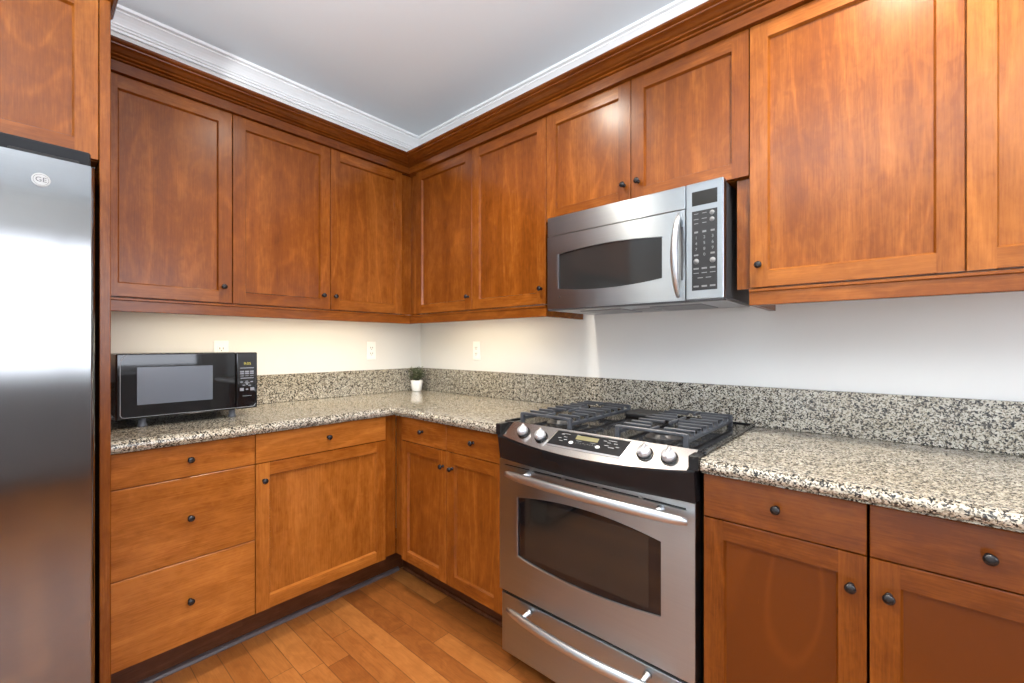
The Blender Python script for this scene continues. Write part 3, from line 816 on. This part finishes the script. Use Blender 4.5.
# steel panel plate lying on the slope
nrm = Vector((0, -.6075, .7944)); pm = MB(); top = []; bot = []
PWB, PWT = .3400, .3435
for k in range(N + 1):
    f = -1 + 2 * k / N
    for s_, th in ((0, .0005), (1, .0040)):
        xb_, xt_ = f * PWB - .0, f * PWT + .0165
        lowp = Vector((xb_ + .008, yb(xb_) + .001, zb(xb_) - .0010)) + nrm * th
        highp = Vector((xt_, YT, ZT_)) + nrm * th
        top.append(lowp); top.append(highp)
vs = top; fs = []
for k in range(N):
    o_ = k * 4; q = (k + 1) * 4   # order: low0, high0, low1, high1
    fs += [[o_ + 2, q + 2, q + 3, o_ + 3], [o_, o_ + 1, q + 1, q], [o_, q, q + 2, o_ + 2], [o_ + 1, o_ + 3, q + 3, q + 1]]
fs += [[0, 2, 3, 1], [N * 4, N * 4 + 1, N * 4 + 3, N * 4 + 2]]
pm.add(vs, fs); pmo = pm.build('control_panel', PANEL_STEEL, t)
# frame on the slope: u along x, v down the slope from the top edge
sl = Vector((0, -.068, -.052)).normalized()
def on(u, v, o=.004): return Vector((u, YT, ZT_)) + sl * v + nrm * o
def slope_M(u, v, o): 
    p = on(u, v, o); M = Matrix(((1, 0, 0, p.x), (0, -sl.y, nrm.y, p.y), (0, -sl.z, nrm.z, p.z), (0, 0, 0, 1))); return M
S = lambda x, y: ((x - XC), (-.597 - y) / .7944)
dp = MB()
q = [S(1.6008, -.6630), S(1.8720, -.6500), S(1.8860, -.6060), S(1.6150, -.6060)]
q = [S(1.5985, -.6560), S(1.8740, -.6560), S(1.8880, -.6065), S(1.6125, -.6065)]
pts = [on(u, v, .0042) for u, v in q] + [on(u, v, .0060) for u, v in q]
dp.add(pts, [[0, 1, 2, 3][::-1], [4, 5, 6, 7], [0, 1, 5, 4], [1, 2, 6, 5], [2, 3, 7, 6], [3, 0, 4, 7]])
dpo = dp.build('touch_display', plain('touch_black', (.012, .012, .013), .16), t)
fr = MB()
qq = [(q[0][0] - .006, q[0][1] + .006), (q[1][0] + .004, q[1][1] + .006), (q[2][0] + .006, q[2][1] - .005), (q[3][0] - .004, q[3][1] - .005)]
for i in range(4):
    j = (i + 1) % 4
    A, B, C_, D_ = on(*qq[i], .0041), on(*qq[j], .0041), on(*q[j], .0068), on(*q[i], .0068)
    fr.add([A, B, C_, D_], [[0, 1, 2, 3]])
fr.build('display_bezel', POLISHED, dpo)
ld = MB(); M = slope_M(1.737 - XC, .028, .0060); ld.box(-.042, .042, -.0085, .0085, 0, .0006, M=M); ld.build('clock_screen', LCD, dpo)
def sl_lab(x, v, s_, size):
    lg = MB(); text_mesh(s_, size, slope_M(x - XC, v, .0064), lg, 0, .0002); lg.build('key', GREY_PRINT, dpo)
def sl_dash(x, v, w_, h_=.0018): MB().box(-w_ / 2, w_ / 2, -h_ / 2, h_ / 2, 0, .0003, M=slope_M(x - XC, v, .0060)).build('key', GREY_PRINT, dpo)
for i, s_ in enumerate('1234567890'): sl_lab(1.705 + .0088 * i, .050 if i % 2 else .0525, s_, .0075)
for x, v in ((1.640, .024), (1.655, .034), (1.635, .041), (1.660, .045), (1.645, .052)): sl_dash(x, v, .014, .003)
sl_dash(1.652, .0205, .034); sl_dash(1.70, .0175, .012); sl_dash(1.712, .042, .02); sl_dash(1.765, .0415, .02)
for x, v, w_ in ((1.828, .020, .03), (1.818, .029, .012), (1.842, .030, .012), (1.814, .041, .016), (1.832, .047, .02), (1.852, .041, .012), (1.803, .024, .012)): sl_dash(x, v, w_, .003)
for x in (1.6865, 1.787):
    m = MB(); M = slope_M(x - XC, .0535, .0058)
    rr = [[M @ Vector((r_ * 1.35 * math.cos(2 * PI * k / 18), r_ * math.sin(2 * PI * k / 18), h_)) for k in range(18)] for r_, h_ in ((.0062, 0), (.0062, .0012), (.0052, .0020))]
    loft(m, rr); m.build('round_button', WHITE_PRINT, dpo)
# burner knobs
KNOBM = plain('knob_silver', (.52, .53, .56), .34, metal=.5)
for x, y in ((1.4755, -.6330), (1.5600, -.6380), (1.9425, -.6330), (2.0160, -.6330)):
    u, v = S(x, y); M = slope_M(u, v, .004)
    m = MB(); base = [[M @ Vector((r_ * math.cos(2 * PI * k / 24), r_ * math.sin(2 * PI * k / 24), h_)) for k in range(24)] for r_, h_ in ((.0240, 0), (.0240, .005), (.0215, .0065))]
    loft(m, base); base_m = m
    m = MB(); head = [[M @ Vector((r_ * math.cos(2 * PI * k / 24), r_ * math.sin(2 * PI * k / 24), h_)) for k in range(24)] for r_, h_ in ((.0200, .006), (.0196, .014), (.0180, .021), (.0140, .0225))]
    loft(m, head)
    bar = []
    for f in range(7):
        s_ = -1 + 2 * f / 6; wdt = .0060 * (1 - .35 * s_ * s_); hgt = .0290 + .001 * s_
        bar.append([M @ Vector((-wdt, s_ * .0185, .016)), M @ Vector((wdt, s_ * .0185, .016)), M @ Vector((wdt * .75, s_ * .0175, hgt)), M @ Vector((-wdt * .75, s_ * .0175, hgt))])
    loft(m, bar); kn_ = m.build('burner_knob', KNOBM, t); base_m.build('knob_base', BLACK, kn_)
# cooktop
ct = MB(); cw = .3810
ct.box(-cw, cw, .044, .613, .9152, .9215, .002)
ct.box(-cw, -cw + .012, .044, .613, .9155, .9265, .003); ct.box(cw - .012, cw, .044, .613, .9155, .9265, .003); ct.box(-cw, cw, .600, .613, .9155, .9265, .003)
cto = ct.build('cooktop', plain('cooktop_black', (.010, .010, .011), .07, spec=.7), t)
MB().box(-hw, hw, .046, .600, .871, .9148).build('cooktop_box', BLACK_SATIN, t)
# rear centre vent cover
vm = MB(); vm.box(-.085, .085, .470, .585, .9220, .9430, .010, 3)
vm.build('oven_vent', plain('vent_black', (.016, .016, .017), .45), t)
# burners
BURN = plain('burner_grey', (.05, .05, .052), .4, metal=.3)
for bx in (1.524, 1.930):
    for by in (.175, .430):
        c = (bx - XC, by, .9216)
        b_ = MB().lathe([(.058, 0), (.056, .003), (.046, .006), (.044, .012), (.040, .014)], c).build('burner', BURN, t)
        MB().lathe([(.036, .0135), (.037, .018), (.034, .022), (.026, .0235)], c).build('burner_cap', BLACK_SATIN, b_)
# cast iron grates
def grate(x0, x1):
    y0, y1 = .070, .525; g = MB(); zt, zl = .964, .9420; b = .0062
    for x, s_ in ((x0, 1), (x1, -1)):
        g.box(x - b, x + b, y0, y1, zl - .006, zl + .005, .0015)
    g.box(x0, x1, y0 - b, y0 + b, zt - .010, zt, .002)
    g.box(x0, x1, y1 - b, y1 + b, zt - .010, zt, .002)
    nb = 9; xm = (x0 + x1) / 2
    for k in range(nb):
        y = y0 + (y1 - y0) * k / (nb - 1)
        for x, s_ in ((x0, 1), (x1, -1)):
            g.box(x - b, x + b, y - .0046, y + .0046, zl, zt - .001, .0012)
            if 0 < k < nb - 1:
                reach = .088 if k % 4 else .104
                if k in (2, 6): reach = .066
                xa, xb = sorted((x - s_ * b, x + s_ * reach))
                g.box(xa, xb, y - .0046, y + .0046, zt - .009, zt, .0016)
    for ya, yb_ in ((y0, y0 + .065), (y0 + .155, y0 + .300), (y1 - .065, y1)):
        g.box(xm - .0045, xm + .0045, ya, yb_, zt - .009, zt + .001, .0016)
    for x in (x0, x1):
        for y in (y0, y1): g.box(x - .007, x + .007, y - .007, y + .007, .9218, zt - .002, .0015)
    return g.build('grate', IRON, t)
grate(1.4150 - XC, 1.6330 - XC); grate(1.8200 - XC, 2.0400 - XC)

# ------------------------------------------------------------------ countertop microwave
t = thing('countertop_microwave', 'black countertop microwave with a grey screened window on the left worktop', 'microwave', (.400, -1.6340, .914), PI / 2)
Wk, z0k, z1k = .4615, .0350, .2770
MB().box(.004, Wk - .004, .018, .355, z0k + .003, z1k - .002, .004, 2).build('case', plain('microwave_black', (.014, .013, .013), .25), t)
sk = -1.2549 + 1.634
dk = MB().box(0, sk - .001, 0, .0175, z0k, z1k, .005, 3).build('door', BLACK_GLOSS, t)
MB().box(-1.5756 + 1.634, -1.3386 + 1.634, -.0008, .003, 1.0005 - .914, 1.1400 - .914, .0004).build('window_screen', MW_MESH, dk)
# thin silver line around the door and panel
ln = MB()
pts = [(.012, z1k - .035), (.012, z0k + .018), (.016, z0k + .010), (.024, z0k + .0075), (sk - .001, z0k + .0075)]
def line3(mb, pts, wd):
    for (xa, za), (xb, zb_) in zip(pts[:-1], pts[1:]):
        d = Vector((xb - xa, 0, zb_ - za)).normalized(); nn = Vector((-d.z, 0, d.x)) * wd / 2
        A, B = Vector((xa, -.0007, za)), Vector((xb, -.0007, zb_)); dy = Vector((0, .0015, 0))
        mb.add([A - nn, B - nn, B + nn, A + nn, A - nn + dy, B - nn + dy, B + nn + dy, A + nn + dy], [[0, 1, 2, 3], [0, 1, 5, 4], [2, 3, 7, 6]])
line3(ln, [(.030, z1k - .009), (.018, z1k - .016), (.012, z1k - .030)] + pts, .0016)
ln.build('trim_line', GREY_PLASTIC, dk)
ck = MB().box(sk + .001, Wk, 0, .0175, z0k, z1k, .005, 3).build('control_panel', BLACK_GLOSS, t)
l2 = MB(); line3(l2, [(sk + .001, z0k + .0075), (Wk - .020, z0k + .0075), (Wk - .012, z0k + .011), (Wk - .008, z0k + .020)], .0016); l2.build('trim_line', GREY_PLASTIC, ck)
dg2 = MB(); text_mesh('9:05', .0165, Matrix.Translation((-1.2115 + 1.634, -.0006, 1.1425 - .914)) @ RX, dg2, 0, .0003); dg2.build('clock_digits', GLOW, ck)
BTN = plain('button_grey', (.24, .25, .28), .4)
def kb(y, z, w_, h_): MB().box(y + 1.634 - w_ / 2, y + 1.634 + w_ / 2, -.0010, .001, z - .914 - h_ / 2, z - .914 + h_ / 2, .0003).build('button', BTN, ck)
kb(-1.2130, 1.1240, .052, .0035)
for y in (-1.2320, -1.2135, -1.1950): kb(y, 1.1085, .0150, .0070); kb(y, 1.1000, .0150, .0055); kb(y, 1.0900, .0130, .0022)
kb(-1.2130, 1.0805, .050, .0035)
for y, z in ((-1.2340, 1.064), (-1.2140, 1.066), (-1.1950, 1.064), (-1.2250, 1.050), (-1.2030, 1.048)): kb(y, z, .010, .0042)
kb(-1.2130, 1.0600, .006, .018); kb(-1.2130, 1.0600, .018, .004)
for y in (-1.2330, -1.1930): kb(y, 1.0325, .0150, .0130)
kb(-1.2130, 1.0320, .009, .006); kb(-1.2130, 1.0040, .035, .0015)
for x in (.08, Wk - .085):
    for y in (.045, .31):
        MB().lathe([(.015, .0006), (.016, .004), (.012, .012), (.012, z0k + .004)], (x, y, 0)).build('foot', plain('foot_grey', (.13, .135, .15), .4), t)

# ------------------------------------------------------------------ lamps
def under_light(loc, rz, length, power, label):
    t = thing('under_cabinet_light', label, 'light', loc, rz, 'under-cabinet light strips')
    MB().box(-length / 2, length / 2, -.035, .035, -.016, 0, .003).build('housing', OUTLETW, t)
    MB().box(-length / 2 + .01, length / 2 - .01, -.026, .026, -.0185, -.0155, .001).build('lens', plain('strip_lens', (.9, .88, .8), .4, emit=((1.0, .86, .58), 3.0)), t)
    area('strip_light', (0, 0, -.021), (0, 0, 0), length - .03, .05, power, (1.0, .84, .56), t)
under_light((.235, -.95, ZUB - .001), PI / 2, 1.15, 2.15, 'slim light strip under the left wall cabinets, behind the light rail')
under_light((.75, -.235, ZUB - .001), 0, .66, 1.2, 'slim light strip under the wall cabinets left of the steel microwave')
def downlight(x, y, power, spread=2.4):
    t = thing('ceiling_light', 'round recessed ceiling downlight in the white ceiling', 'light', (x, y, H), 0, 'recessed ceiling lights')
    MB().lathe([(.062, -.0005), (.095, -.0005), (.095, -.005), (.088, -.009), (.066, -.006), (.062, -.003)], (0, 0, 0)).build('trim_ring', TRIMW, t)
    MB().lathe([(.0615, -.001), (.0615, -.003)], (0, 0, 0)).build('lens', LAMP, t)
    d = bpy.data.lights.new('downlight', 'SPOT'); d.energy = power; d.color = (1.0, .90, .76); d.spot_size = spread; d.spot_blend = .6; d.shadow_soft_size = .06
    o = bpy.data.objects.new('downlight', d); COL.objects.link(o); o.location = (0, 0, -.02); o.parent = t
for x, y, pw in ((2.55, -.80, 80), (1.25, -1.05, 60), (1.3, -2.3, 25), (2.9, -2.4, 15), (1.2, -4.2, 25), (3.4, -4.2, 25)): downlight(x, y, pw)

# added globe light behind the camera, brightens the ceiling and streaks the steel
t = thing('fill_globe', 'added unseen globe light hanging in the living area behind the camera', 'lamp', (-.45, -4.0, 0))
MB().lathe([(.05, H - .001), (.05, H - .02), (.006, H - .03), (.005, 2.06)], (0, 0, 0)).build('stem', POLISHED, t)
prof = [(.16 * math.sin(PI * k / 14) + .0005, 1.9 - .16 * math.cos(PI * k / 14)) for k in range(15)]
MB().lathe(prof, (0, 0, 0), seg=24).build('globe', plain('globe_glass', (.9, .9, .9), .4, emit=((1.0, .97, .93), 14.0)), t)

# added upward lights behind the camera, brighten the ceiling for soft bounce
def fill_uplighter(x, y, power, label):
    t = thing('fill_uplighter', label, 'lamp', (x, y, 0))
    MB().lathe([(.14, .001), (.14, .03), (.02, .04), (.0125, .06), (.0125, 1.72)], (0, 0, 0), seg=24).build('stand', TRIMW, t)
    MB().lathe([(.02, 1.70), (.08, 1.73), (.16, 1.80), (.155, 1.80), (.08, 1.745), (.01, 1.735)], (0, 0, 0), seg=24).build('bowl', TRIMW, t)
    d = bpy.data.lights.new('ceiling_fill', 'SPOT'); d.energy = power; d.color = (.93, .97, 1.0); d.spot_size = 3.05; d.spot_blend = .35; d.shadow_soft_size = .07
    o = bpy.data.objects.new('ceiling_fill', d); COL.objects.link(o); o.location = (0, 0, 1.84); o.rotation_euler = (PI, 0, 0); o.parent = t
fill_uplighter(2.15, -2.75, 150, 'added unseen uplighter behind the camera, on the refrigerator side')
fill_uplighter(3.45, -2.60, 110, 'added unseen uplighter behind the camera, by the far window')

# added to darken appliance reflections, unseen sideboard under the far window
t = thing('reflection_sideboard', 'added unseen grey sideboard under the far window', 'reflection_sideboard', (XR - .46, -2.9, 0), PI / 2)
DW = plain('grey_stain', (.26, .26, .27), .5)
t.rotation_euler = (0, 0, -PI / 2); t.location = (XR - .46, -.28, 0)
MB().box(0, 2.62, .02, .45, .08, .86, .003).build('cabinet_body', DW, t)
MB().box(-.01, 2.63, 0, .455, .86, .895, .004).build('top', DW, t)
MB().box(.03, 2.59, .05, .43, .001, .08).build('plinth', DW, t)
for k in range(4):
    d = MB().box(.01 + k * .6525, .01 + k * .6525 + .645, .001, .02, .09, .85, .002).build('door', DW, t)
    MB().lathe([(.006, 0), (.006, .012), (.012, .018), (.008, .024)], (.06 + k * .6525, .001, .6), (0, -1, 0), 14).build('knob', BRONZE, d)
